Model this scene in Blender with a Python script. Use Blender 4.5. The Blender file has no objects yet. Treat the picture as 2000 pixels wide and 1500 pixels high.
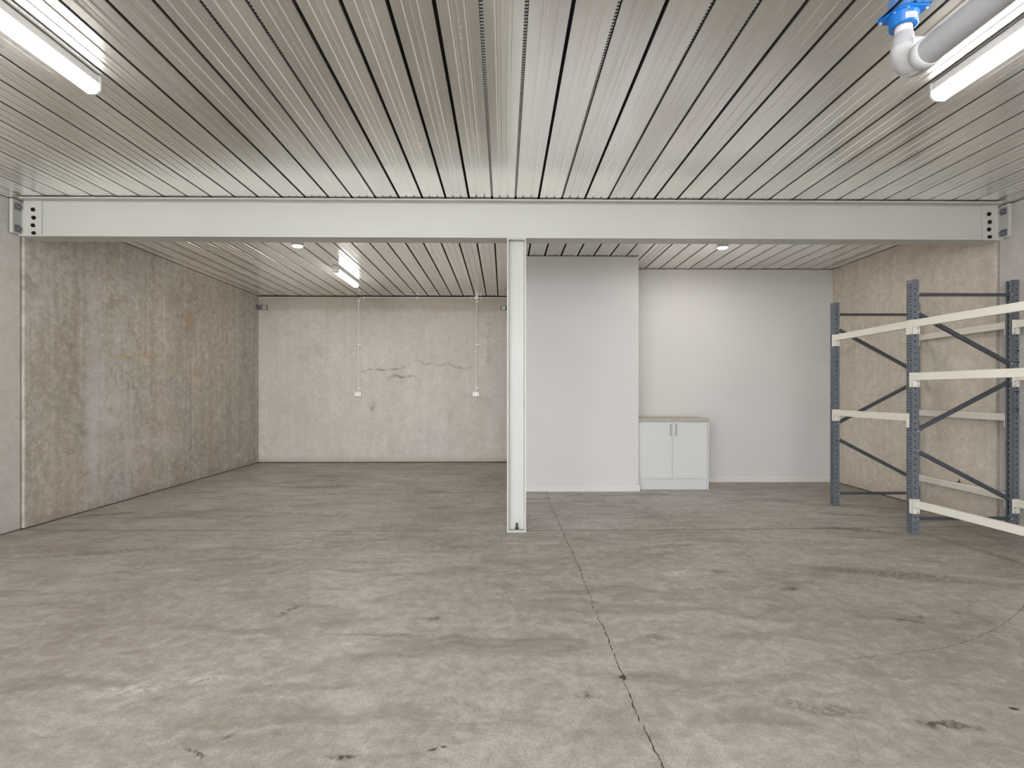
import bpy, bmesh, math, random
from mathutils import Vector, Matrix
random.seed(7)
S = bpy.context.scene
COL = S.collection

# ------------------------------------------------------------------ camera
cam_d = bpy.data.cameras.new('camera'); cam = bpy.data.objects.new('camera', cam_d); COL.objects.link(cam)
cam_d.sensor_width = 36; cam_d.lens = 18.0
cam_d.shift_x = .00135; cam_d.shift_y = .009
cam_d.clip_start = .02
cam.location = (0, 0, 1.2); cam.rotation_euler = (math.pi/2, 0, -.0133)
S.camera = cam

# ------------------------------------------------------------------ light
w = bpy.data.worlds.new('sky'); S.world = w; w.use_nodes = True
wn = w.node_tree.nodes; wn['Background'].inputs[0].default_value = (.89, .945, 1.0, 1)
wn['Background'].inputs[1].default_value = 8.2
pd = bpy.data.lights.new('door_daylight', 'AREA'); pd.shape = 'RECTANGLE'; pd.size = 5.9; pd.size_y = 2.86
pd.cycles.is_portal = True
po = bpy.data.objects.new('door_daylight', pd); COL.objects.link(po)
po.location = (-1.28, -3.0, 1.45); po.rotation_euler = (math.pi/2, 0, 0)
BATTEN_E = 40.0
DOWN_E = 360.0
S.view_settings.view_transform = 'Standard'; S.view_settings.look = 'None'
S.view_settings.exposure = 0.42; S.view_settings.gamma = 1.0; S.view_settings.use_curve_mapping = False
S.cycles.max_bounces = 6; S.cycles.diffuse_bounces = 4; S.cycles.glossy_bounces = 3
S.cycles.use_adaptive_sampling = True; S.cycles.adaptive_threshold = .12; S.cycles.caustics_refractive = False
S.cycles.sample_clamp_indirect = 8

# ------------------------------------------------------------------ helpers
def lin(r, g, b):
    f = lambda c: (c/255)/12.92 if c/255 <= .04045 else ((c/255+.055)/1.055)**2.4
    return (f(r), f(g), f(b), 1)

class MB:
    def __init__(s): s.v = []; s.f = []; s.smooth = []
    def add(s, vs, fs, smooth=False):
        n = len(s.v); s.v += [tuple(v) for v in vs]; s.f += [tuple(i+n for i in f) for f in fs]
        s.smooth += [smooth]*len(fs); return s
    def box(s, x0, y0, z0, x1, y1, z1, b=0.0):
        if b <= 0:
            vs = [(x, y, z) for z in (z0, z1) for y in (y0, y1) for x in (x0, x1)]
            return s.add(vs, [(0,2,3,1),(4,5,7,6),(0,1,5,4),(2,6,7,3),(0,4,6,2),(1,3,7,5)])
        bm = bmesh.new(); bmesh.ops.create_cube(bm, size=1)
        for v in bm.verts: v.co = ((x0+x1)/2+v.co.x*(x1-x0), (y0+y1)/2+v.co.y*(y1-y0), (z0+z1)/2+v.co.z*(z1-z0))
        bmesh.ops.bevel(bm, geom=bm.edges[:], offset=b, segments=2, affect='EDGES', profile=.5)
        return s.bm(bm)
    def bm(s, bm, smooth=False):
        bm.verts.index_update()
        s.add([v.co[:] for v in bm.verts], [[v.index for v in f.verts] for f in bm.faces], smooth); bm.free(); return s
    def tube(s, pts, r, n=20, cap=True, smooth=True):
        pts = [Vector(p) for p in pts]; rs = r if isinstance(r, (list, tuple)) else [r]*len(pts)
        ts = []
        for i in range(len(pts)):
            t = (pts[min(i+1, len(pts)-1)]-pts[max(i-1, 0)]);
            ts.append(t.normalized() if t.length > 1e-9 else ts[-1])
        a = Vector((0, 0, 1)) if abs(ts[0].z) < .9 else Vector((1, 0, 0))
        u = ts[0].cross(a).normalized(); rings = []
        vs = []
        for p, t, rr in zip(pts, ts, rs):
            u = (u - t*u.dot(t)).normalized(); w_ = t.cross(u)
            vs += [p+(u*math.cos(2*math.pi*k/n)+w_*math.sin(2*math.pi*k/n))*rr for k in range(n)]
        fs = [(i*n+k, i*n+(k+1) % n, (i+1)*n+(k+1) % n, (i+1)*n+k) for i in range(len(pts)-1) for k in range(n)]
        s.add(vs, fs, smooth)
        if cap:
            m = len(pts)
            s.add([vs[k] for k in range(n)][::-1], [tuple(range(n))])
            s.add([vs[(m-1)*n+k] for k in range(n)], [tuple(range(n))])
        return s
    def prism(s, prof, fn0, fn1):
        """closed 2D profile; fn0/fn1 map a profile point to 3D at each end"""
        n = len(prof); vs = [fn0(*p) for p in prof]+[fn1(*p) for p in prof]
        return s.add(vs, [(k, (k+1) % n, n+(k+1) % n, n+k) for k in range(n)]+[tuple(range(n))[::-1], tuple(range(n, 2*n))])
    def mesh(s, name, m):
        me = bpy.data.meshes.new(name); me.from_pydata(s.v, [], s.f); me.materials.append(m)
        me.polygons.foreach_set('use_smooth', s.smooth)
        bm = bmesh.new(); bm.from_mesh(me); bmesh.ops.recalc_face_normals(bm, faces=bm.faces); bm.to_mesh(me); bm.free()
        me.update(); return me
    def build(s, name, m, parent=None, **k):
        return obj(name, s.mesh(name, m), parent, **k)

def obj(name, me, parent=None, label=None, cat=None, group=None, kind=None, loc=None):
    o = bpy.data.objects.new(name, me); COL.objects.link(o)
    if parent: o.parent = parent
    if loc: o.location = loc
    tag(o, label, cat, group, kind); return o
def tag(o, label=None, cat=None, group=None, kind=None):
    for k, v in (('label', label), ('category', cat), ('group', group), ('kind', kind)):
        if v: o[k] = v
    return o
def empty(name, loc, label, cat, group=None):
    return obj(name, None, None, label, cat, group, None, loc)
def loc_of(parent, o):
    """mesh was made in world coordinates: shift the child back so it stays put under its parent"""
    o.matrix_parent_inverse = Matrix.Identity(4); o.location = -Vector(parent.location); return o
def copy_tree(o, parent=None):
    kids = list(o.children); c = o.copy(); COL.objects.link(c); c.parent = parent
    for ch in kids: copy_tree(ch, c)
    return c

# ------------------------------------------------------------------ materials
class N:
    def __init__(s, name):
        s.m = bpy.data.materials.new(name); s.m.use_nodes = True; s.t = s.m.node_tree
        s.b = s.t.nodes['Principled BSDF']; s.out = s.t.nodes['Material Output']
        s.tc = s.t.nodes.new('ShaderNodeTexCoord')
    def n(s, t, **k):
        x = s.t.nodes.new(t)
        for a, v in k.items(): setattr(x, a, v)
        return x
    def l(s, a, b): s.t.links.new(a, b)
    def put(s, inp, v):
        if hasattr(v, 'links') or isinstance(v, bpy.types.NodeSocket): s.l(v, inp)
        else: inp.default_value = v
    def pos(s):
        g = s.n('ShaderNodeNewGeometry'); return g.outputs['Position']
    def map(s, vec, loc=(0,0,0), rot=(0,0,0), sc=(1,1,1), typ='POINT'):
        m = s.n('ShaderNodeMapping', vector_type=typ); s.l(vec, m.inputs[0])
        m.inputs[1].default_value = loc; m.inputs[2].default_value = rot; m.inputs[3].default_value = sc; return m.outputs[0]
    def noise(s, vec, scale, detail=4, rough=.55, dist=0, color=False):
        x = s.n('ShaderNodeTexNoise'); s.l(vec, x.inputs['Vector'])
        x.inputs['Scale'].default_value = scale; x.inputs['Detail'].default_value = detail
        x.inputs['Roughness'].default_value = rough; x.inputs['Distortion'].default_value = dist
        return x.outputs['Color' if color else 'Fac']
    def ramp(s, fac, *stops):
        r = s.n('ShaderNodeValToRGB'); s.l(fac, r.inputs[0]); e = r.color_ramp.elements
        while len(e) < len(stops): e.new(.5)
        for k, (p, c) in zip(e, stops):
            k.position = p; k.color = c if hasattr(c, '__len__') else (c, c, c, 1)
        return r.outputs[0]
    def rng(s, v, a, b, c=0., d=1.):
        x = s.n('ShaderNodeMapRange'); s.put(x.inputs[0], v)
        for i, q in zip((1, 2, 3, 4), (a, b, c, d)): x.inputs[i].default_value = q
        return x.outputs[0]
    def math(s, op, a, b=0.):
        x = s.n('ShaderNodeMath', operation=op); s.put(x.inputs[0], a); s.put(x.inputs[1], b); return x.outputs[0]
    def mix(s, fac, a, b, mode='MIX'):
        x = s.n('ShaderNodeMix', data_type='RGBA', blend_type=mode)
        s.put(x.inputs[0], fac); s.put(x.inputs[6], a); s.put(x.inputs[7], b); return x.outputs[2]
    def vadd(s, a, b, k):
        x = s.n('ShaderNodeVectorMath', operation='SCALE'); s.l(b, x.inputs[0]); x.inputs[3].default_value = k
        y = s.n('ShaderNodeVectorMath', operation='ADD'); s.l(a, y.inputs[0]); s.l(x.outputs[0], y.inputs[1]); return y.outputs[0]
    def blob(s, vec, loc, rot, sc, a=1., b=.55):
        m = s.map(vec, loc, rot, sc, 'TEXTURE')
        x = s.n('ShaderNodeVectorMath', operation='LENGTH'); s.l(m, x.inputs[0])
        return s.rng(x.outputs['Value'], a, b)
    def bump(s, h, strength=.2, dist=.01):
        x = s.n('ShaderNodeBump'); x.inputs['Strength'].default_value = strength; x.inputs['Distance'].default_value = dist
        s.l(h, x.inputs['Height']); s.l(x.outputs[0], s.b.inputs['Normal'])
    def done(s, col, rough=.5, metal=0., spec=None):
        s.put(s.b.inputs['Base Color'], col); s.put(s.b.inputs['Roughness'], rough); s.b.inputs['Metallic'].default_value = metal
        if spec is not None: s.b.inputs['Specular IOR Level'].default_value = spec
        return s.m

def plain(name, col, rough=.5, metal=0., var=.05, scale=8, bump=0.):
    x = N(name); p = x.pos(); f = x.noise(p, scale, 5)
    c = x.mix(x.rng(f, .3, .7), tuple(c*(1-var) for c in col[:3])+(1,), tuple(min(1, c*(1+var)) for c in col[:3])+(1,))
    if bump: x.bump(x.noise(p, 180, 3), bump, .003)
    return x.done(c, rough, metal)

def floor_mat():
    x = N('floor_concrete'); p = x.pos()
    wob = x.noise(p, 3.0, 4, .6, 0, True)
    pd_ = x.vadd(p, wob, .25)
    a = x.noise(pd_, .55, 6, .6, .6)
    b = x.noise(x.map(pd_, rot=(0, 0, .5), sc=(1.0, 2.2, 1)), 2.2, 6, .65, 1.2)
    c = x.noise(p, 16, 6, .72)
    base = x.ramp(a, (.30, lin(156, 147, 137)), (.5, lin(173, 165, 156)), (.70, lin(188, 182, 175)))
    base = x.mix(x.rng(b, .36, .66, 0, .5), base, x.mix(1., base, lin(204, 199, 194), 'MULTIPLY'))
    base = x.mix(x.rng(c, .52, .30, .0, .6), base, lin(126, 118, 110))
    base = x.mix(x.rng(c, .52, .74, .0, .38), base, lin(216, 211, 205))
    # trowel smears and dirt, in drawn-out patches
    d = x.noise(x.map(pd_, rot=(0, 0, -.25), sc=(.8, 3.0, 1)), 1.7, 5, .62, .8)
    base = x.mix(x.rng(d, .50, .68, 0, .75), base, lin(122, 112, 102))
    e = x.noise(x.map(pd_, loc=(4, 2, 0), rot=(0, 0, .9), sc=(3.2, 1.0, 1)), 1.3, 5, .6, .6)
    base = x.mix(x.rng(e, .56, .76, 0, .28), base, lin(190, 184, 176))
    # exposed aggregate and pin holes
    v = x.n('ShaderNodeTexVoronoi'); x.l(p, v.inputs['Vector']); v.inputs['Scale'].default_value = 75
    patch = x.rng(x.noise(p, 1.1, 3), .48, .62)
    base = x.mix(x.math('MULTIPLY', x.rng(v.outputs['Distance'], .22, .12, 0, .55), patch), base, lin(206, 200, 190))
    v2 = x.n('ShaderNodeTexVoronoi'); x.l(x.map(p, loc=(.3, .7, 0)), v2.inputs['Vector']); v2.inputs['Scale'].default_value = 42
    patch2 = x.rng(x.noise(x.map(p, loc=(5, 5, 0)), 1.4, 3), .5, .64)
    base = x.mix(x.math('MULTIPLY', x.rng(v2.outputs['Distance'], .16, .06, 0, .6), patch2), base, lin(92, 84, 76))
    g = x.noise(p, 130, 3, .7)
    base = x.mix(x.rng(g, .40, .66, .0, .42), base, lin(104, 96, 88))
    c2 = x.noise(x.map(pd_, rot=(0, 0, .3), sc=(1, 1.7, 1)), 6.5, 6, .74, .8)
    base = x.mix(x.rng(c2, .55, .70, 0, .34), base, lin(124, 115, 106))
    base = x.mix(x.rng(c2, .44, .30, 0, .16), base, lin(210, 205, 199))
    # thin scratches
    for sc_, rot, k in ((.9, .55, .35), (1.3, -1.1, .28)):
        s1 = x.noise(x.map(pd_, loc=(k*10, 3, 0), rot=(0, 0, rot), sc=(1, .12, 1)), 2.4*sc_, 1)
        line = x.rng(x.math('ABSOLUTE', x.math('SUBTRACT', s1, .5)), .0035, .0008)
        gate = x.rng(x.noise(x.map(p, loc=(k*30, 9, 0)), .9, 2), .52, .6, 0, k)
        base = x.mix(x.math('MULTIPLY', line, gate), base, lin(96, 86, 76))
    # marks with places of their own
    br = x.rng(x.noise(p, 34, 5, .7), .40, .56)
    pw = x.vadd(p, x.noise(p, 9, 4, .7, 0, True), .09)
    pw = x.map(pw, loc=(-.045, -.045, -.045))
    darks = [((-1.03, 1.727, 0), -.5, (.055, .013, 9), .95), ((-.96, 1.80, 0), .55, (.035, .012, 9), .5), ((-.53, 1.70, 0), -.15, (.05, .018, 9), .75),
             ((-.22, 1.732, 0), .1, (.04, .010, 9), .9), ((.324, 2.033, 0), .2, (.05, .03, 9), .6), ((.493, 2.156, 0), 0, (.017, .022, 9), .9),
             ((1.60, 1.83, 0), -.1, (.13, .03, 9), .65), ((1.2, 1.93, 0), -.3, (.17, .05, 9), .4), ((2.14, 2.67, 0), -.4, (.09, .02, 9), .65),
             ((2.23, 2.71, 0), 1.0, (.05, .014, 9), .55), ((-1.53, 3.46, 0), .5, (.09, .03, 9), .45), ((-1.19, 2.83, 0), 1.1, (.12, .03, 9), .45),
             ((1.45, 3.42, 0), 0, (.07, .05, 9), .6), ((1.76, 3.12, 0), .3, (.07, .04, 9), .6), ((.75, 2.51, 0), -.3, (.09, .03, 9), .45),
             ((1.94, 1.92, 0), 0, (.02, .014, 9), .9), ((-.38, 2.73, 0), .2, (.05, .03, 9), .6), ((-2.3, 6.6, 0), .15, (.55, .16, 9), .55),
             ((-2.5, 7.4, 0), -.1, (.5, .1, 9), .5), ((-3.95, 5.1, 0), .5, (.35, .06, 9), .55), ((-.6, 2.55, 0), -.06, (.3, .022, 9), .4),
             ((2.6, 3.35, 0), -.3, (.6, .10, 9), .4), ((3.1, 4.45, 0), -.35, (.45, .06, 9), .5), ((1.3, 4.0, 0), .2, (.35, .06, 9), .4),
             ((3.45, 5.0, 0), -.3, (.7, .05, 9), .35), ((-1.0, 4.2, 0), .1, (.12, .02, 9), .6), ((-3.0, 3.9, 0), .3, (.5, .07, 9), .4),
             ((.55, 4.35, 0), 0, (.06, .03, 9), .5), ((.72, 5.1, 0), 0, (.06, .03, 9), .5)]
    acc = acc2 = 0.0
    for i, (lc, r, sc_, k) in enumerate(darks):
        m = x.blob(pw, lc, (0, 0, r), sc_, 1.1, .5)
        m = x.math('MULTIPLY', m, k)
        if sc_[0] > .03: acc = x.math('MAXIMUM', acc, m)
        else: acc2 = x.math('MAXIMUM', acc2, m)
    m = x.math('MAXIMUM', x.math('MULTIPLY', acc, br), acc2)
    base = x.mix(x.math('MINIMUM', x.math('MULTIPLY', m, 1.25), .95), base, lin(44, 38, 33))
    pale = x.rng(x.noise(p, 30, 5, .75), .42, .58)
    acc = 0.0
    for lc, r, sc_, k in [((-1.5, 2.09, 0), .25, (.19, .05, 9), .85), ((-1.27, 2.165, 0), .15, (.15, .045, 9), .75), ((-2.4, 4.07, 0), 0, (.24, .10, 9), .6),
                          ((-2.23, 3.5, 0), .1, (.10, .04, 9), .7), ((1.16, 3.39, 0), .2, (.14, .07, 9), .8), ((-.78, 2.45, 0), 0, (.06, .03, 9), .6),
                          ((-1.85, 1.63, 0), .1, (.18, .03, 9), .8), ((3.5, 5.2, 0), 0, (.5, .08, 9), .4)]:
        acc = x.math('MAXIMUM', acc, x.math('MULTIPLY', x.blob(pw, lc, (0, 0, r), sc_, 1.1, .3), k))
    base = x.mix(x.math('MULTIPLY', acc, pale), base, lin(204, 197, 187))
    x.bump(g, .12, .003)
    return x.done(base, x.rng(b, .3, .7, .34, .55), 0, .4)

def wall_mat(name, cols, streak=1., mottle=1., tint=.5, axis='y', rust=False, scale=1., drips=0., marks=()):
    """cast concrete: the wall runs along `axis`; streaks run down z"""
    x = N(name); p = x.pos(); wob = x.noise(p, 2.5, 4, .6, 0, True)
    q = x.vadd(p, wob, .35)
    a = x.noise(q, .75*scale, 5, .62, .8)
    base = x.ramp(a, (.28, cols[0]), (.5, cols[1]), (.72, cols[2]))
    st = x.noise(x.map(p, sc=(5, 5, .22)), 1.6, 6, .6, .1)
    base = x.mix(x.rng(st, .40, .66, 0, .45*streak), base, cols[3])
    st2 = x.noise(x.map(p, loc=(3, 3, 3), sc=(11, 11, .18)), 1.3, 4, .6, 0)
    base = x.mix(x.rng(st2, .54, .70, 0, .5*streak), base, cols[4])
    b = x.noise(q, 3.4*scale, 6, .68, 1.4)
    base = x.mix(x.rng(b, .50, .68, 0, .34*mottle), base, cols[3])
    hv = x.noise(x.map(q, loc=(1, 8, 2), sc=(1.6, 1.6, .45)), .9, 5, .6, .5)
    base = x.mix(x.rng(hv, .52, .68, 0, .55*tint), base, lin(166, 166, 172))
    hv2 = x.noise(x.map(q, loc=(9, 3, 6), sc=(2, 2, .6)), 1.0, 5, .6, .5)
    base = x.mix(x.rng(hv2, .52, .68, 0, .5*tint), base, lin(168, 148, 128))
    f1 = x.noise(p, 13, 6, .76, .4)
    base = x.mix(x.rng(f1, .56, .34, 0, .42*mottle), base, cols[3])
    base = x.mix(x.rng(f1, .52, .70, 0, .40*mottle), base, cols[4])
    b2 = x.noise(x.map(q, loc=(7, 1, 4)), 2.3*scale, 6, .66, 1.8)
    base = x.mix(x.rng(b2, .55, .70, 0, .34*mottle), base, cols[4])
    c = x.noise(p, 45, 5, .7)
    base = x.mix(x.rng(c, .3, .7, 0, .22), base, cols[4])
    # tide lines: thin dark outlines of old wet patches
    w1 = x.noise(x.map(q, loc=(2, 6, 1)), .8, 3, .5, .5)
    line = x.rng(x.math('ABSOLUTE', x.math('SUBTRACT', w1, .53)), .012, .001, 0, .35*mottle)
    base = x.mix(x.math('MULTIPLY', line, x.rng(b, .4, .6)), base, cols[3])
    v = x.n('ShaderNodeTexVoronoi'); x.l(p, v.inputs['Vector']); v.inputs['Scale'].default_value = 9
    base = x.mix(x.rng(v.outputs['Distance'], .075, .03, 0, .5), base, cols[3])
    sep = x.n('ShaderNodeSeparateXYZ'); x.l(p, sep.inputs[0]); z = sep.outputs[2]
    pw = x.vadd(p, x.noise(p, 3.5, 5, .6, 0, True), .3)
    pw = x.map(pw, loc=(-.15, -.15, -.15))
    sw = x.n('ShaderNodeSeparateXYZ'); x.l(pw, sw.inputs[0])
    if drips:
        base = x.mix(x.rng(sw.outputs[2], 2.60, 2.66, 0, drips), base, cols[3])
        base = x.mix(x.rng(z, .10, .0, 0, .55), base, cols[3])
    for (lc, r, sc_, k, col) in marks:
        m = x.math('MULTIPLY', x.blob(pw, lc, r, sc_, 1.05, .45), x.math('MULTIPLY', x.rng(b, .42, .56, .15, 1), k))
        base = x.mix(m, base, col)
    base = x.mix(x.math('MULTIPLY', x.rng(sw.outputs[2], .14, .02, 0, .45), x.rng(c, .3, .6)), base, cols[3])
    x.bump(c, .2, .005)
    return x.done(base, x.rng(a, .3, .7, .5, .7), 0, .35)

def deck_mat():
    x = N('galvanised_deck'); p = x.pos()
    oi = x.n('ShaderNodeObjectInfo'); r = oi.outputs['Random']
    v = x.n('ShaderNodeTexVoronoi'); x.l(p, v.inputs['Vector']); v.inputs['Scale'].default_value = 130
    sp = x.n('ShaderNodeSeparateColor'); x.l(v.outputs['Color'], sp.inputs[0])
    st = x.noise(x.map(p, sc=(30, .5, 30)), 2.0, 4)
    val = x.math('ADD', x.math('MULTIPLY', sp.outputs[0], .03), x.math('ADD', x.math('MULTIPLY', st, .05), x.rng(r, 0, 1, .83, .95)))
    cl = x.noise(x.map(p, sc=(3, .8, 3)), 1.5, 5)
    val = x.math('ADD', val, x.rng(cl, .3, .7, -.05, .05))
    cmb = x.n('ShaderNodeCombineColor')
    x.l(val, cmb.inputs[0]); x.l(x.math('MULTIPLY', val, .985), cmb.inputs[1]); x.l(x.math('MULTIPLY', val, .955), cmb.inputs[2])
    rough = x.math('ADD', x.rng(st, .3, .7, .19, .25), x.math('MULTIPLY', sp.outputs[1], .03))
    h = x.math('ADD', x.noise(x.map(p, sc=(9, .12, 9)), 2.2, 0), x.math('MULTIPLY', sp.outputs[2], .012))
    x.bump(h, .05, .01)
    return x.done(cmb.outputs[0], rough, .90)

def emit(name, col, e):
    x = N(name); x.b.inputs['Emission Color'].default_value = col; x.b.inputs['Emission Strength'].default_value = e
    return x.done((.85, .85, .85, 1), .4)

M = {}
M['floor'] = floor_mat()
L5 = [lin(160, 150, 136), lin(178, 170, 158), lin(192, 187, 180), lin(128, 118, 103), lin(206, 201, 194)]
Y_, G_ = lin(176, 146, 96), lin(128, 122, 116)
M['wall_left'] = wall_mat('stained_concrete', L5, .95, 1.2, 1., marks=[
    ((-4.2, 6.05, 1.62), (.12, 0, 0), (9, .55, .03), .7, Y_), ((-4.2, 6.6, 1.52), (0, 0, 0), (9, .5, .02), .6, Y_), ((-4.2, 5.0, 1.35), (0, 0, 0), (9, .3, .015), .6, lin(190, 170, 140)),
    ((-4.2, 7.1, 1.45), (0, 0, 0), (9, .4, .02), .5, Y_), ((-4.2, 5.35, 1.2), (0, 0, 0), (9, .14, 1.5), .6, lin(190, 188, 192)), ((-4.2, 5.0, 1.9), (0, 0, 0), (9, .05, .9), .45, L5[3]), ((-4.2, 5.15, 1.0), (0, 0, 0), (9, .09, .8), .35, L5[3]),
    ((-4.2, 6.0, .55), (0, 0, 0), (9, .9, .22), .5, L5[4]), ((-4.2, 6.9, 2.3), (0, 0, 0), (9, .5, .5), .5, lin(138, 118, 96)),
    ((-4.2, 5.1, 2.0), (0, 0, 0), (9, .06, .9), .5, L5[3]), ((-4.2, 5.6, 1.0), (0, 0, 0), (9, .35, .35), .5, L5[4])])
M['wall_near'] = wall_mat('pale_cast_concrete', [lin(176, 170, 163), lin(188, 183, 177), lin(198, 194, 189), lin(160, 153, 143), lin(210, 207, 202)], .5, .7)
M['wall_right'] = wall_mat('warm_cast_concrete', [lin(196, 184, 167), lin(206, 195, 180), lin(214, 205, 193), lin(172, 157, 138), lin(224, 217, 207)], .6, 1.1)
M['wall_back'] = wall_mat('pale_stained_concrete', [lin(190, 182, 170), lin(200, 193, 184), lin(208, 203, 196), lin(166, 155, 137), lin(216, 212, 206)], .55, .7, drips=.5, marks=[
    ((-2.1, 8.9, 1.60), (0, -.15, 0), (.55, 9, .035), .85, lin(134, 120, 98)), ((-1.7, 8.9, 1.47), (0, 0, 0), (.35, 9, .03), .7, lin(134, 120, 98)),
    ((-1.0, 8.9, 1.68), (0, .1, 0), (.6, 9, .03), .6, lin(140, 128, 106)), ((-.25, 8.9, 2.0), (0, 0, 0), (.06, 9, .6), .3, lin(150, 134, 110)),
    ((-2.3, 8.9, .95), (0, 0, 0), (.05, 9, .10), .7, lin(130, 118, 96)), ((-3.4, 8.9, 1.9), (0, 0, 0), (.4, 9, .25), .35, lin(160, 148, 120))])
M['white_wall'] = plain('white_painted_plaster', lin(206, 203, 200), .6, 0, .015, 1.5)
M['white_trim'] = plain('white_gloss_trim', lin(212, 208, 203), .35, 0, .01)
M['steel'] = plain('primed_beam_paint', lin(186, 185, 178), .42, 0, .03, 1.3)
M['zinc'] = plain('zinc_plate', lin(150, 154, 158), .38, .7, .12, 40)
M['dark_bolt'] = plain('dark_bolt_steel', lin(40, 36, 36), .5, .6, .1, 40)
M['washer'] = plain('bright_washer', lin(206, 204, 200), .4, .3, .05, 40)
M['rust'] = plain('brown_anchor_steel', lin(88, 66, 52), .6, .4, .3, 60)
M['deck'] = deck_mat()
M['slab'] = plain('slab_soffit_shade', lin(40, 39, 37), .9)  # near black puts the shade inside the deck slots into the slab colour
M['dark'] = plain('dark_joint_fill', lin(50, 46, 42), .95)  # dark grime filling the floor joint; same dark in cracks and panel gaps
M['batten_body'] = plain('batten_white_metal', lin(214, 213, 212), .4, 0, .01)
M['batten_cap'] = plain('batten_end_plastic', lin(214, 224, 218), .35, 0, .01)
M['tube'] = emit('opal_diffuser_glow', (1, .975, .94, 1), BATTEN_E)
M['down'] = emit('downlight_glow', (1, .95, .87, 1), DOWN_E)
M['pvc'] = plain('grey_pvc_pipe', lin(182, 183, 187), .32, 0, .015)
M['pvc_white'] = plain('pale_grey_pvc_fitting', lin(206, 206, 206), .32, 0, .015)
M['pvc_stub'] = plain('white_pvc_stub', lin(226, 221, 219), .35, 0, .03, 30)
M['blue'] = plain('blue_collar_plastic', lin(8, 116, 206), .35, 0, .04)
M['sticker'] = plain('sticker_paper', lin(232, 230, 232), .5)
M['ink'] = plain('sticker_ink', lin(150, 150, 170), .6)
M['rack'] = plain('slate_rack_paint', lin(104, 109, 116), .42, .15, .06, 12)
M['rackdark'] = plain('dark_brace_paint', lin(74, 78, 84), .42, .15, .06, 12)
M['cream'] = plain('cream_rack_beam_paint', lin(224, 219, 207), .42, 0, .02, 6)
M['cab'] = plain('white_melamine', lin(208, 207, 204), .3, 0, .008)
M['cabtop'] = plain('taupe_laminate', lin(176, 167, 154), .4, 0, .06, 60)
M['chrome'] = plain('brushed_nickel', lin(150, 146, 140), .3, .9, .05)
M['plastic'] = plain('white_switch_plastic', lin(243, 241, 238), .3, 0, .01)
M['plate_white'] = plain('wall_plate_plastic', lin(207, 204, 201), .3, 0, .01)
M['conduit'] = plain('pale_grey_conduit', lin(222, 219, 214), .4, 0, .02)
M['bracket'] = plain('grey_bracket_steel', lin(112, 116, 118), .5, .3, .06)
M['apron'] = plain('sunlit_yard_concrete', lin(222, 218, 212), .9, 0, .05, .5)  # unseen yard, colour lightened in place of sunlight to bounce more light indoors

# ------------------------------------------------------------------ setting: floor
XL, XR, YB, YF, H = -4.23, 4.46, 8.89, -3.0, 2.88
rj = random.Random(3)
def joint_y(x): return 4.472 + .088*(x/4.3)**2
def frac(seed):  # 1D fractal jag
    r = random.Random(seed); k = [(r.uniform(2, 60), r.uniform(0, 6.3), r.uniform(.3, 1)) for _ in range(14)]
    return lambda t: sum(a*math.sin(f*t+ph)/(1+f*.06) for f, ph, a in k)*.0032
jl, jr = frac(5), frac(9)
jag = random.Random(11)
KN = [(YF+k*.0135, jag.uniform(-1, 1)*jag.choice((.35, .6, 1.0))) for k in range(int((YB-YF)/.0135)+4)]
def jagged(y):
    t = (y-YF)/.0135; k = max(0, min(len(KN)-2, int(t))); f = t-k
    return KN[k][1]*(1-f)+KN[k+1][1]*f
def crack_x(y): return .510 + .006*math.sin(y*2.1)+.004*math.sin(y*5.3+1)+.6*jl(y*2)+.0052*jagged(y)+.004*math.sin(y*23+2*math.sin(y*9))
def crack_w(y): return .0011+.0012*abs(math.sin(y*7.3+2*math.sin(y*3.1)))+.0009*abs(jagged(y+3))
floor = MB().box(XL-.3, YF-.05, -.30, XR+.3, YB+.3, -.0016).build('floor', M['dark'], None, kind='structure')
def slab(side, back):
    """one poured bay; the crack and the saw cut between bays are real gaps"""
    n = 1000; y0, y1 = (None, YB+.05) if back else (YF, None)
    xs_far = XL-.06 if side < 0 else XR+.06
    jw = .008
    pts = []
    yj0 = joint_y(.51)+(jw if back else -jw)
    ya, yb = (yj0, YB+.05) if back else (YF, yj0)
    for i in range(n+1):
        y = ya+(yb-ya)*i/n; pts.append((crack_x(y)+side*crack_w(y)+(.0012*math.sin(y*97) if side > 0 else .001*math.sin(y*83)), y))
    edge = []
    for i in range(1, 41):
        xx = .51+(xs_far-.51)*i/40; edge.append((xx, joint_y(xx)+(jw if back else -jw)+rj.uniform(-.0012, .0012)))
    if back: ring = pts+[(xs_far, yb)]+edge[::-1]
    else: ring = [(xs_far, ya)][:0]+pts+edge+[(xs_far, ya)]
    m = MB(); m.prism(ring, lambda a, b: (a, b, 0.0), lambda a, b: (a, b, -.002))
    return m.build('floor_slab', M['floor'], floor)
for s_ in (-1, 1):
    for bk in (False, True): slab(s_, bk)
# fine crack that runs out to the right, narrow ribbon of grime lying in it
hp = [(1.0, 2.23), (1.236, 2.248), (1.508, 2.279), (1.806, 2.334), (2.091, 2.387), (2.28, 2.46), (2.536, 2.592), (2.78, 2.741), (2.95, 2.86), (3.3, 3.05)]
m = MB(); prev = None
dense = []
for (a, b), (c, d) in zip(hp, hp[1:]):
    for k in range(14):
        t = k/14; dense.append((a+(c-a)*t+rj.uniform(-.003, .003), b+(d-b)*t+rj.uniform(-.004, .004)))
for i, (a, b) in enumerate(dense):
    wd = (.0003+.0016*rj.random())*min(1, .15+i/60)
    q = [(a, b-wd, .0004), (a, b+wd, .0004)]
    if prev: m.add(prev+q, [(0, 2, 3, 1)])
    prev = q
m.build('hairline_crack', M['dark'], floor)
MB().box(-14, -22, -.12, 14, YF-.06, -.02).build('yard_ground', M['apron'], None, kind='structure')

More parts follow.
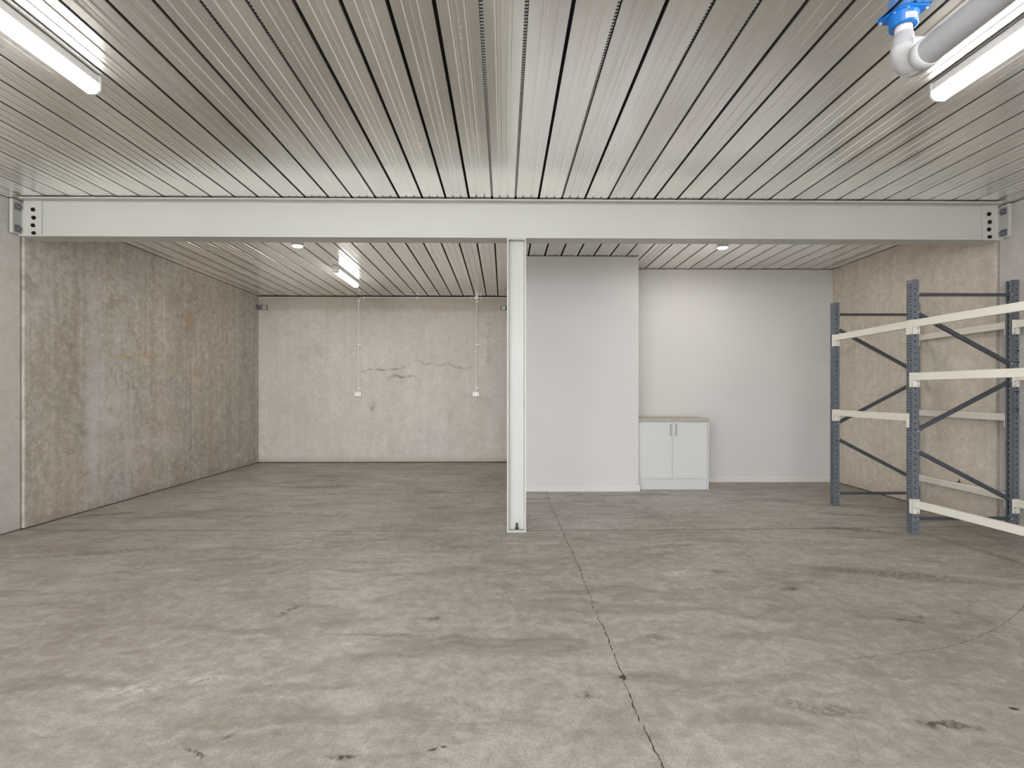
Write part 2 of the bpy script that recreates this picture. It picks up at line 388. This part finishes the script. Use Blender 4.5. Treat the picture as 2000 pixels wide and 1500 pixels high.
# ------------------------------------------------------------------ walls
def wall(name, x0, y0, x1, y1, mat=None, z0=0.0, z1=H-.006):
    return MB().box(x0, y0, z0, x1, y1, z1).build(name, mat or M['dark'], None, kind='structure')
wl = wall('wall_left', XL-.20, YF, XL-.06, YB+.25, z0=-.04, z1=3.1)
MB().box(XL-.06, YF, .006, XL-.022, 4.562, H-.004, .004).build('precast_panel', M['wall_near'], wl)
MB().box(XL-.06, 4.575, .008, XL, YB-.004, H-.004, .004).build('precast_panel', M['wall_left'], wl)
wr = wall('wall_right', XR+.06, YF, XR+.20, YB+.25, z0=-.04, z1=3.1)
MB().box(XR+.018, YF, .006, XR+.06, 4.572, H-.004, .004).build('precast_panel', M['wall_near'], wr)
MB().box(XR, 4.585, .008, XR+.06, YB, H-.004, .004).build('precast_panel', M['wall_right'], wr)
wb = wall('wall_back', XL-.06, YB+.05, XR+.06, YB+.2, z0=-.04, z1=3.1)
MB().box(XL-.01, YB, .010, 1.7, YB+.05, H-.010, .004).build('precast_panel', M['wall_back'], wb)
wp = wall('wall_partition', .10, 6.25, 1.65, YB-.001, M['white_wall'])
wq = wall('wall_recess', 1.65, 6.88, XR-.001, 7.0, M['white_wall'])
wall('wall_front_light_block', 1.68, YF-.2, XR+.06, YF-.01, M['white_wall'])  # unseen wall, added to cut door light on the beam's right end
def skirting(name, x0, x1, y, side=None):
    m = MB(); t = .014
    prof = [(0, 0), (-t, 0), (-t, .060), (-t+.003, .066), (-t+.008, .070), (0, .070)]
    m.prism(prof, lambda a, b: (x0, y+a, b), lambda a, b: (x1, y+a, b))
    if side: m.prism(prof, lambda a, b: (side-a, y-t, b), lambda a, b: (side-a, 6.26, b))
    return m.build(name, M['white_trim'], None, kind='structure')
skirting('baseboard_partition', .10, 1.664, 6.25)
skirting('baseboard_recess', 2.556, XR-.05, 6.88)

# ------------------------------------------------------------------ ceiling: steel deck pans under the slab
ceil = MB().box(XL-.2, YF, H+.056, XR+.2, YB+.25, H+.22).build('ceiling', M['slab'], None, kind='structure')
def pan_mesh():
    h, hw = .054, .1
    pr = [(-hw+.021, h), (-hw+.0084, .004), (-hw+.0094, 0), (-hw+.018, 0)]
    for cx in (-.034, .034):   # two shallow stiffening grooves
        pr += [(cx-.0085, 0), (cx-.0035, .0044), (cx+.0035, .0044), (cx+.0085, 0)]
        if cx < 0: pr += [(-.006, 0), (-.004, .0012), (.004, .0012), (.006, 0)]
    pr += [(hw-.018, 0), (hw-.0094, 0), (hw-.0084, .004), (hw-.021, h)]
    m = MB(); n = len(pr)
    ys = [YF, YB-.01]
    vs = [(x, y, z) for y in ys for x, z in pr]
    m.add(vs, [(k, k+1, n+k+1, n+k) for k in range(n-1)])
    return m.mesh('deck_pan', M['deck'])
pm = pan_mesh()
for k in range(-21, 23):
    o = obj('deck_pan', pm, ceil); o.location = (.2*k, 0, H+random.uniform(-.0008, .0008))
# embossed lugs that show inside some of the ribs
m = MB()
y = 1.2
while y < 4.40:
    m.add([(-.0078, y, .020), (.0078, y, .020), (.0078, y+.011, .020), (-.0078, y+.011, .020), (-.0065, y+.003, .016), (.0065, y+.003, .016), (.0065, y+.008, .016), (-.0065, y+.008, .016)],
          [(0, 1, 5, 4), (1, 2, 6, 5), (2, 3, 7, 6), (3, 0, 4, 7), (4, 5, 6, 7)]); y += .0205
lm = m.mesh('rib_lugs', plain('dull_rib_steel', lin(196, 196, 194), .8, 0, .1, 60))
for sx in (-1.3, -1.1, -.1, .1, .5, .9, 1.1):
    o = obj('rib_lugs', lm, ceil, kind='stuff'); o.location = (sx, 0, H)

# ------------------------------------------------------------------ steel beam across the room
bY0, bY1, bW0, bW1, bZ0, bZ1 = 4.41, 4.568, 4.484, 4.493, 2.538, 2.872
sb = empty('steel_beam', (0, 4.49, bZ0), 'long cream painted steel I-beam spanning the room under the metal ceiling', 'beam')
def part(mb, name, mat, parent, **k):
    return loc_of(parent, mb.build(name, mat, parent, **k)) if parent.parent is None else mb.build(name, mat, parent, **k)
xa, xb = -4.125, 4.355
prof = [(bY0, bZ0), (bY1, bZ0), (bY1, bZ0+.011), (bW1+.008, bZ0+.012), (bW1, bZ0+.02), (bW1, bZ1-.02), (bW1+.008, bZ1-.012), (bY1, bZ1-.011), (bY1, bZ1),
        (bY0, bZ1), (bY0, bZ1-.011), (bW0-.008, bZ1-.012), (bW0, bZ1-.02), (bW0, bZ0+.02), (bW0-.008, bZ0+.012), (bY0, bZ0+.011)]
part(MB().prism(prof, lambda a, b: (xa, a, b), lambda a, b: (xb, a, b)), 'i_section', M['steel'], sb)
for sgn, x0, x1, xw, bx in ((-1, -4.145, -3.990, XL, -4.056), (1, 4.235, 4.372, XR, 4.285)):
    part(MB().box(min(x0, x1), bW0-.012, bZ0+.016, max(x0, x1), bW0, bZ1-.012, .002), 'fin_plate', M['steel'], sb)
    # plate on the wall
    xo = xw-sgn*.015; xi = xw+sgn*.012
    part(MB().box(min(xo, xi), 4.45, 2.58, max(xo, xi), 4.548, 2.874, .002), 'wall_plate', M['steel'], sb)
    if sgn < 0: part(MB().box(-4.216, 4.534, bZ0+.05, -4.0, 4.544, bZ1-.02), 'cleat', M['steel'], sb)
    else: part(MB().box(4.25, 4.534, bZ0+.05, 4.446, 4.544, bZ1-.02), 'cleat', M['steel'], sb)
    for z in (2.816, 2.626):
        y = 4.492; q = (xo, xo-sgn*.004)
        w_ = part(MB().box(min(q), y-.030, z-.030, max(q), y+.030, z+.030, .001), 'square_washer', M['zinc'], sb)
        mm = MB().tube([(xo-sgn*.004, y, z), (xo-sgn*.018, y, z)], .015, 6, smooth=False).tube([(xo-sgn*.018, y, z), (xo-sgn*.034, y, z)], .008, 10)
        mm.build('anchor_bolt', M['zinc'], w_)
    for i, z in enumerate((2.782, 2.712, 2.646, 2.579)):
        x = bx+(.006 if i in (1, 3) else 0)
        yf = bW0-.012
        wsh = part(MB().tube([(x, yf, z), (x, yf-.003, z)], .031, 24), 'washer', M['washer'], sb)
        MB().tube([(x, yf-.003, z), (x, yf-.012, z)], .0185, 6, smooth=False).tube([(x, yf-.012, z), (x, yf-.019, z)], .010, 12).build('bolt', M['dark_bolt'], wsh)

# ------------------------------------------------------------------ steel column
sc = empty('steel_column', (.11, 4.49, 0), 'upright cream painted steel column standing on the floor under the beam', 'column')
cx0, cx1, cy0, cy1 = .0285, .1915, 4.418, 4.572
prof = [(cx0, cy0), (cx0, cy1), (cx0+.011, cy1), (cx0+.012, 4.505), (cx0+.02, 4.4965), (cx1-.02, 4.4965), (cx1-.012, 4.505), (cx1-.011, cy1), (cx1, cy1),
        (cx1, cy0), (cx1-.011, cy0), (cx1-.012, 4.481), (cx1-.02, 4.4895), (cx0+.02, 4.4895), (cx0+.012, 4.481), (cx0+.011, cy0)]
part(MB().prism(prof, lambda a, b: (a, b, .012), lambda a, b: (a, b, bZ0-.010)), 'i_section', M['steel'], sc)
part(MB().box(cx0-.003, cy0-.006, 0.0, cx1+.003, cy1+.006, .012, .002), 'base_plate', M['steel'], sc)
part(MB().box(cx0, cy0, bZ0-.010, cx1, cy1, bZ0-.0005), 'cap_plate', M['steel'], sc)
ab = part(MB().tube([(.113, 4.452, .012), (.113, 4.452, .015)], .024, 20), 'washer', M['washer'], sc)
MB().tube([(.113, 4.452, .015), (.113, 4.452, .032)], .018, 6, smooth=False).tube([(.113, 4.452, .032), (.113, 4.452, .070)], .0095, 12).build('anchor_bolt', M['rust'], ab)

# ------------------------------------------------------------------ ceiling lights
def batten(x0, x1, ya, yb, label, zt=H):
    cx = (x0+x1)/2; hw = (x1-x0)/2
    r = empty('batten_light', (cx, (ya+yb)/2, zt), label, 'ceiling light', 'tube batten lights on the metal ceiling')
    body = [(-hw+.006, -.006), (-hw, -.012), (-hw, -.050), (hw, -.050), (hw, -.012), (hw-.006, -.006)]
    dif = [(-hw+.001, -.050), (-hw+.001, -.076), (-hw+.018, -.098), (hw-.018, -.098), (hw-.001, -.080), (hw-.001, -.050)]
    cap = [(-hw-.002, -.008), (-hw-.002, -.080), (-hw+.017, -.101), (hw-.017, -.101), (hw+.002, -.082), (hw+.002, -.008)]
    P = lambda y: (lambda a, b: (a, y, b))
    L = (yb-ya)/2
    MB().prism(body, P(-L+.012), P(L-.012)).build('housing', M['batten_body'], r)
    MB().prism(dif, P(-L+.012), P(L-.012)).build('diffuser', M['tube'], r, label='glowing white diffuser')
    for s_ in (-1, 1):
        MB().prism(cap, P(s_*L), P(s_*(L-.012))).build('end_cap', M['batten_cap'], r)
        MB().box(-hw*.55, s_*(L-.25)-.02, -.008, hw*.55, s_*(L-.25)+.02, 0).build('mounting_clip', M['zinc'], r)
    return r
batten(-2.212, -2.132, 1.54, 2.74, 'white tube batten light in front of the beam, on the side without the drain pipe')
batten(2.310, 2.400, 1.55, 2.745, 'white tube batten light next to the grey drain pipe')
bl = batten(-2.250, -2.168, 6.77, 7.68, 'white tube batten light beyond the beam near the back concrete wall')
MB().box(-.044, -.468, -.075, .044, -.457, -.004, .003).build('end_box', M['batten_body'], bl)
MB().box(-.0445, -.4695, -.036, .0445, -.4675, -.033).build('box_seam', M['bracket'], bl)
def downlight(x, y, label):
    r = empty('downlight', (x, y, H), label, 'ceiling light', 'round downlights beyond the beam')
    MB().tube([(0, 0, 0), (0, 0, -.020), (0, 0, -.024)], [.062, .062, .056], 32).build('trim_ring', M['batten_body'], r)
    MB().tube([(0, 0, -.0245), (0, 0, -.030)], [.052, .046], 32).build('lens', M['down'], r, label='glowing warm white lens')
downlight(-2.323, 5.80, 'small round downlight beyond the beam on the bare concrete bay side')
downlight(2.491, 5.80, 'small round downlight beyond the beam in front of the white wall above the cabinet')

# ------------------------------------------------------------------ drain pipe
dp = empty('drain_pipe', (1.766, 2.24, H), 'grey plastic drain pipe with elbow hanging from a blue collar on the ceiling', 'pipe')
px, py = 0.0, 0.0
# flange with two pointed ears
pts = []
import cmath
for k in range(40):
    a = 2*math.pi*k/40; rr = .062
    pts.append((rr*math.cos(a), rr*math.sin(a)))
ear_dir = math.radians(-40)
def hull(ps):
    ps = sorted(set(ps)); lo, up = [], []
    for p in ps:
        while len(lo) > 1 and (lo[-1][0]-lo[-2][0])*(p[1]-lo[-2][1])-(lo[-1][1]-lo[-2][1])*(p[0]-lo[-2][0]) <= 0: lo.pop()
        lo.append(p)
    for p in reversed(ps):
        while len(up) > 1 and (up[-1][0]-up[-2][0])*(p[1]-up[-2][1])-(up[-1][1]-up[-2][1])*(p[0]-up[-2][0]) <= 0: up.pop()
        up.append(p)
    return lo[:-1]+up[:-1]
EAR = []
for s_ in (1, -1):
    ex, ey = s_*.082*math.cos(math.radians(-38)), s_*.082*math.sin(math.radians(-38)); EAR.append((ex, ey))
    for k in range(10):
        a = 2*math.pi*k/10; pts.append((ex+.011*math.cos(a), ey+.011*math.sin(a)))
hp_ = hull(pts)
fl = MB().prism(hp_, lambda a, b: (a, b, -.001), lambda a, b: (a, b, -.011)).build('fire_collar', M['blue'], dp, label='bright blue collar')
n = 36; prof = [(.058, -.011), (.058, -.020), (.054, -.028), (.054, -.060), (.051, -.065), (.038, -.065), (.036, -.060), (.036, -.02)]
vs = [(r*math.cos(2*math.pi*k/n), r*math.sin(2*math.pi*k/n), z) for r, z in prof for k in range(n)]
MB().add(vs, [(i*n+k, i*n+(k+1) % n, (i+1)*n+(k+1) % n, (i+1)*n+k) for i in range(len(prof)-1) for k in range(n)], True).build('collar_ring', M['blue'], dp, label='bright blue collar ring')
for ex, ey in EAR:
    MB().tube([(ex, ey, -.011), (ex, ey, -.014)], .007, 14).tube([(ex, ey, -.014), (ex, ey, -.018)], .0042, 6, smooth=False).build('screw', M['washer'], fl)
for a in (200, 250, 20):
    ex, ey = .056*math.cos(math.radians(a)), .056*math.sin(math.radians(a))
    MB().tube([(ex, ey, -.011), (ex, ey, -.016)], .0045, 10).build('screw', M['washer'], fl)
# printed sticker wrapped on the ring
R = .0546; a0, a1 = math.radians(-120), math.radians(-66)
def wrap(a0, a1, z0, z1, R, n=10):
    m = MB(); vs = [((R)*math.cos(a0+(a1-a0)*k/n), R*math.sin(a0+(a1-a0)*k/n), z) for z in (z0, z1) for k in range(n+1)]
    return m.add(vs, [(k, k+1, n+2+k, n+1+k) for k in range(n)], True)
st = wrap(a0, a1, -.030, -.056, R).build('sticker', M['sticker'], dp, label='white printed sticker')
mm = MB()
for i, z in enumerate((-.034, -.040, -.046, -.051)):
    q = wrap(a0+.08, a1-.08-.15*(i % 2), z, z-.0018, R+.0004); mm.add(q.v, q.f)
mm.build('printing', M['ink'], st)
MB().tube([(0, 0, 0.0), (0, 0, -.115)], .0335, 28).build('stub_pipe', M['pvc_stub'], dp, label='white pipe stub')
# elbow: cone socket, bend, socket ring
zc = -.26
MB().tube([(0, 0, -.092), (0, 0, -.098), (0, 0, -.155), (0, 0, -.160)], [.0345, .0375, .048, .046], 32).build('socket', M['pvc'], dp, label='mid grey tapering socket')
arc = []
for k in range(15):
    a = math.pi/2*k/14; arc.append((0, -.105+.105*math.cos(a), -.155-.105*math.sin(a)))
er = [.047+.008*min(1, k/9) for k in range(15)]
MB().tube(arc+[(0, -.125, zc)], er+[.056], 36).build('elbow', M['pvc_white'], dp, label='pale grey elbow')
rib = MB(); vs = []
for k in range(15):
    a = math.pi/2*k/14; rr = er[k]
    c = Vector(arc[k]); out = Vector((0, math.cos(a), -math.sin(a)))
    for xx, d in ((-.016, rr*.93), (-.014, rr+.005), (.014, rr+.005), (.016, rr*.93)):
        vs.append(c+out*d+Vector((xx, 0, 0)))
rib.add(vs, [(4*i+j, 4*i+j+1, 4*i+5+j, 4*i+4+j) for i in range(14) for j in range(3)])
rib.build('elbow_rib', M['pvc'], dp, label='mid grey rib on the elbow')
MB().tube([(0, -.098, zc), (0, -.100, zc), (0, -.140, zc), (0, -.143, zc)], [.056, .0605, .0605, .057], 40).build('socket', M['pvc_white'], dp)
MB().tube([(0, -.13, zc), (0, -4.9, zc)], .0535, 48).build('pipe', M['pvc'], dp)
MB().tube([(.0, -.02, -.160), (.072, -.02, -.160)], .037, 28).build('inspection_boss', M['pvc_white'], dp)
MB().tube([(.072, -.02, -.160), (.077, -.02, -.160)], .029, 28).build('inspection_cap', M['bracket'], dp)
for y in (-1.6, -3.6):
    mm = MB(); mm.tube([(0, y-.012, zc), (0, y+.012, zc)], .056, 32); mm.tube([(0, y, zc+.05), (0, y, 0)], .005, 8)
    mm.build('pipe_hanger', M['zinc'], dp)

# ------------------------------------------------------------------ pallet rack
rk = empty('pallet_rack', (3.5, 4.3, 0), 'slate grey pallet rack with cream beams standing empty along the right wall', 'rack')
DEP, PW, PH = .92, .065, 2.165
def strip(m, cols, w_, L, pitch, z0, r, fn, depthface=True):
    """flat strip w_ wide, L tall, with real holes at the given columns"""
    edges = [0]
    for a, b in zip(cols, cols[1:]): edges.append((a+b)/2)
    edges.append(w_)
    nz = int((L-z0*2)/pitch)
    for c, e0, e1 in zip(cols, edges, edges[1:]):
        for side in (0, 1):
            za, zb = (0, z0) if side == 0 else (z0+nz*pitch, L)
            m.add([fn(e0, za), fn(e1, za), fn(e1, zb), fn(e0, zb)], [(0, 1, 2, 3)])
        for i in range(nz):
            a, b = z0+i*pitch, z0+(i+1)*pitch; zc_ = (a+b)/2
            # long cells get plain quads above and below the hole
            hh = min(pitch/2, .0125); 
            if pitch/2 > hh+1e-6:
                m.add([fn(e0, a), fn(e1, a), fn(e1, zc_-hh), fn(e0, zc_-hh)], [(0, 1, 2, 3)])
                m.add([fn(e0, zc_+hh), fn(e1, zc_+hh), fn(e1, b), fn(e0, b)], [(0, 1, 2, 3)])
            lo, hi = zc_-hh, zc_+hh
            out = [(e1, zc_), (e1, hi), (c, hi), (e0, hi), (e0, zc_), (e0, lo), (c, lo), (e1, lo)]
            inn = [(c+r*math.cos(k*math.pi/4), zc_+r*math.sin(k*math.pi/4)) for k in range(8)]
            m.add([fn(*p) for p in out+inn], [(k, (k+1) % 8, 8+(k+1) % 8, 8+k) for k in range(8)])
def post_mesh():
    m = MB()
    strip(m, [.018, .047], PW, PH, .025, .012, .0068, lambda u, z: (0, u, z))
    for yy in (0, PW):
        strip(m, [.024], .046, PH, .05, .012, .0072, lambda u, z, yy=yy: (u, yy, z))
    for a, b in ((0, .008), (PW, PW-.008)):
        m.add([(.046, a, 0), (.046, b, 0), (.046, b, PH), (.046, a, PH)], [(0, 1, 2, 3)])
        m.add([(.046, b, 0), (.062, b, 0), (.062, b, PH), (.046, b, PH)], [(0, 1, 2, 3)])
        e = b+(.014 if a == 0 else -.014)
        m.add([(.062, b, 0), (.062, e, 0), (.062, e, PH), (.062, b, PH)], [(0, 1, 2, 3)])
    bm = bmesh.new(); me = m.mesh('upright', M['rack'])
    bm.from_mesh(me); bmesh.ops.remove_doubles(bm, verts=bm.verts, dist=1e-5); bm.to_mesh(me); bm.free()
    return me
POST = post_mesh()
def sweep_box(p, q, hz, hy, c=True):
    """open channel between two points of the x-z plane, hz across, hy deep in y"""
    p, q = Vector(p), Vector(q); d = (q-p).normalized(); nrm = Vector((-d.z, 0, d.x)); yv = Vector((0, 1, 0)); m = MB()
    t = .0022
    pr = [(-hz/2, 0), (hz/2, 0), (hz/2, hy), (hz/2-t, hy), (hz/2-t, t), (-hz/2+t, t), (-hz/2+t, hy), (-hz/2, hy)]
    return m.prism(pr, lambda a, b: p+nrm*a+yv*b, lambda a, b: q+nrm*a+yv*b)
FR = [(3.53-3.5, 5.425-4.3), (3.478-3.5, 4.312-4.3), (3.535-3.5, 3.10-4.3)]   # frames from the back of the room forward
for (fx, fy) in FR:
    for rear in (0, 1):
        o = obj('upright', POST, rk)
        md = o.modifiers.new('sheet', 'SOLIDIFY'); md.thickness = .0022; md.offset = 0
        if rear: o.location = (fx+DEP, fy+PW, .004); o.rotation_euler = (0, 0, math.pi)
        else: o.location = (fx, fy, .004)
        xa_, xb_ = (fx-.012, fx+.078) if not rear else (fx+DEP-.078, fx+DEP+.004)
        MB().box(xa_, fy-.010, 0, xb_, fy+PW+.010, .004).build('base_plate', M['zinc'], rk)
    yb_ = fy+.020
    for (xp, zp, xq, zq, hz) in ((.048, 2.045, DEP-.048, 2.045, .026), (.048, .125, DEP-.048, .125, .026), (.050, 1.892, DEP-.05, 1.452, .032),
                                 (.050, .877, DEP-.05, 1.302, .032), (.050, .712, DEP-.05, .286, .032)):
        br_ = sweep_box((fx+xp, yb_, zp), (fx+xq, yb_, zq), hz, .024).build('brace', M['rackdark'], rk)
        for xx, zz in ((xp+.006, zp), (xq-.006, zq)):
            MB().tube([(fx+xx, fy+.003, zz), (fx+xx, fy+.0085, zz)], .0065, 6, smooth=False).build('bolt', M['washer'], br_)
BH = .061
def rack_beam(i_far, i_near, z, rear):
    """beam from frame i_near (its far side) to frame i_far (its near side); z = underside"""
    fa, fb = FR[i_far], FR[i_near]; s_ = 1 if rear else -1
    xa_ = fa[0]+(DEP if rear else 0)+s_*.0035; xb_ = fb[0]+(DEP if rear else 0)+s_*.0035
    ya_, yb2 = fa[1]-.004, fb[1]+PW+.004
    pr = [(0, 0), (0, BH), (-.024, BH), (-.024, BH-.019), (-.040, BH-.019), (-.040, 0)]
    o = MB().prism(pr, lambda a, b: (xa_+s_*a, ya_, z+b), lambda a, b: (xb_+s_*a, yb2, z+b)).build('beam', M['cream'], rk)
    for x_, y_, dy in ((xa_, ya_, 1), (xb_, yb2, -1)):
        mm = MB(); zt, zb = z+BH+.004, z-.058
        q = sorted((x_, x_-s_*.066)); mm.box(q[0], min(y_, y_+dy*.003), zb, q[1], max(y_, y_+dy*.003), zt, .0008)
        q = sorted((x_, x_-s_*.0028)); r_ = sorted((y_, y_+dy*.036)); mm.box(q[0], r_[0], zb, q[1], r_[1], zt, .0008)
        cn = mm.build('connector', M['cream'], o)
        for zz in (z-.012, z-.046):
            MB().tube([(x_-s_*.046, y_-dy*.0004, zz), (x_-s_*.046, y_-dy*.0026, zz)], .0042, 8).build('rivet', M['dark_bolt'], o)
    return o
for rear in (0, 1):
    for z in (1.762, .962): rack_beam(0, 1, z, rear)
    for z in (1.762, 1.311, .232): rack_beam(1, 2, z, rear)
lb = rack_beam(0, 1, .270, 1)
clip = MB().box(FR[0][0]+DEP-.03, 0.62, .331, FR[0][0]+DEP-.005, .640, .338).tube([(FR[0][0]+DEP-.012, .630, .325), (FR[0][0]+DEP-.012, .630, .36)], .004, 8)
clip.build('spring_clip', M['dark_bolt'], lb, label='small black clip')

# ------------------------------------------------------------------ cabinet
cb = empty('base_cabinet', (2.1, 6.6, 0), 'low white two-door cabinet with taupe top against the white wall', 'cabinet')
cx_a, cx_b, cyf, cyb = 1.668, 2.548, 6.335, 6.866
part(MB().box(cx_a, cyf+.02, .135, cx_b-.017, cyb, .848), 'carcass', M['cab'], cb)
part(MB().box(cx_b-.016, cyf, 0, cx_b, cyb, .848, .0008), 'side_panel', M['cab'], cb)
part(MB().box(cx_a, cyf+.028, 0, cx_b-.017, cyf+.044, .134), 'kickboard', M['cab'], cb)
part(MB().box(cx_a-.004, cyf-.010, .850, cx_b+.012, cyb, .884, .0015), 'worktop', M['cabtop'], cb)
for d0, d1, hx in ((cx_a+.002, 2.0925, 2.066), (2.0955, cx_b-.019, 2.134)):
    d = part(MB().box(d0, cyf+.001, .142, d1, cyf+.018, .844, .001), 'door', M['cab'], cb)
    y_ = cyf-.026
    hm = MB().tube([(hx, cyf+.001, .690), (hx, y_, .690)], .0045, 12).tube([(hx, cyf+.001, .798), (hx, y_, .798)], .0045, 12).tube([(hx, y_, .668), (hx, y_, .820)], .0058, 14)
    hm.build('handle', M['chrome'], d)

# ------------------------------------------------------------------ outlets, switches, conduit
def outlet(x, z, label):
    r = empty('power_outlet', (x, YB, z), label, 'outlet', 'surface power outlets at the foot of the conduits')
    MB().box(-.056, -.036, -.036, .056, -.0005, .036, .004).build('mounting_block', M['plastic'], r)
    MB().box(-.054, -.044, -.034, .054, -.036, .034, .003).build('face_plate', M['plastic'], r)
    for s_ in (-1, 1):
        MB().box(s_*.027-.007, -.047, .010, s_*.027+.007, -.044, .024, .001).build('rocker', M['plate_white'], r)
        mm = MB()
        for a, dx, dz in ((.5, -.007, -.006), (-.5, .007, -.006), (0, 0, -.018)):
            mm.box(s_*.027+dx-.0012, -.0446, dz-.004, s_*.027+dx+.0012, -.0438, dz+.004)
        mm.build('socket_slots', M['dark_bolt'], r)
outlet(-2.513, 1.183, 'white power outlet below the conduit farther from the steel column')
outlet(-.480, 1.183, 'white power outlet below the conduit nearer the steel column')
cd = empty('conduit_run', (-1.2, YB-.02, 2.856), 'thin pale conduit along the top of the back wall with two drops', 'conduit')
yc = YB-.013
P0 = [(.098, yc, 2.856), (-2.45, yc, 2.856)]
for k in range(1, 9):
    a = math.pi/2*k/8; P0.append((-2.45-.055*math.sin(a), yc, 2.856-.055*(1-math.cos(a))))
P0.append((-2.505, yc, 1.219))
part(MB().tube(P0, .0105, 12), 'pipe_run', M['conduit'], cd)
part(MB().tube([(-.470, yc, 2.856), (-.470, yc, 1.219)], .0105, 12), 'pipe_drop', M['conduit'], cd)
part(MB().tube([(-.470, YB-.001, 2.852), (-.470, YB-.04, 2.852)], .034, 20).tube([(-.53, yc, 2.856), (-.41, yc, 2.856)], .0135, 12), 'junction_box', M['plastic'], cd)
for x, z, v in ((-2.497, 2.785, 0), (-2.497, 2.041, 0), (-2.497, 1.289, 0), (-.462, 2.785, 0), (-.462, 2.041, 0), (-.462, 1.289, 0),
                (-2.409, 2.856, 1), (-1.499, 2.856, 1), (-.568, 2.856, 1), (-.391, 2.856, 1)):
    mm = MB()
    if v: mm.box(x-.009, yc-.013, z-.034, x+.009, YB-.001, z+.013, .002).tube([(x, yc-.010, z-.026), (x, yc-.016, z-.026)], .006, 10)
    else: mm.box(x-.024, yc-.013, z-.009, x+.032, YB-.001, z+.009, .002).tube([(x+.024, yc-.010, z), (x+.024, yc-.016, z)], .006, 10)
    part(mm, 'saddle_clip', M['plastic'], cd)
def wall_plate(x, z, label):
    r = empty('wall_plate', (x, 6.88, z), label, 'outlet', 'white wall plates on the white wall')
    MB().box(-.058, -.010, -.037, .058, -.0003, .037, .004).build('face_plate', M['plate_white'], r)
    for s_ in (-.022, .022): MB().box(s_-.013, -.013, -.020, s_+.013, -.010, .020, .002).build('rocker', M['plate_white'], r)
wall_plate(4.268, 1.660, 'white wall plate high on the white wall beside the rack')
wall_plate(3.075, 1.172, 'white wall plate midway on the white wall beside the cabinet')
def angle_bracket(x, s_, label):
    r = empty('angle_bracket', (x, YB, 2.68), label, 'bracket', 'steel corner brackets at the top of the back wall')
    a, b = sorted((0, s_*.155)); MB().box(a, -.009, -.042, b, -.0005, .042, .001).build('back_leg', M['bracket'], r)
    a, b = sorted((.0005*s_, s_*.009)); MB().box(a, -.10, -.042, b, -.009, .042, .001).build('side_leg', M['bracket'], r)
    cx_ = s_*.105
    wsh = MB().box(cx_-.030, -.013, -.030, cx_+.030, -.009, .030, .001).build('square_washer', M['washer'], r)
    MB().tube([(cx_, -.013, 0), (cx_, -.026, 0)], .014, 6, smooth=False).build('bolt_head', M['zinc'], wsh)
    MB().tube([(s_*.009, -.06, 0), (s_*.024, -.06, 0)], .016, 6, smooth=False).build('bolt_head', M['zinc'], r)
angle_bracket(XL, 1, 'grey steel angle bracket in the corner of back wall and stained side wall')
angle_bracket(.10, -1, 'grey steel angle bracket half hidden behind the steel column')
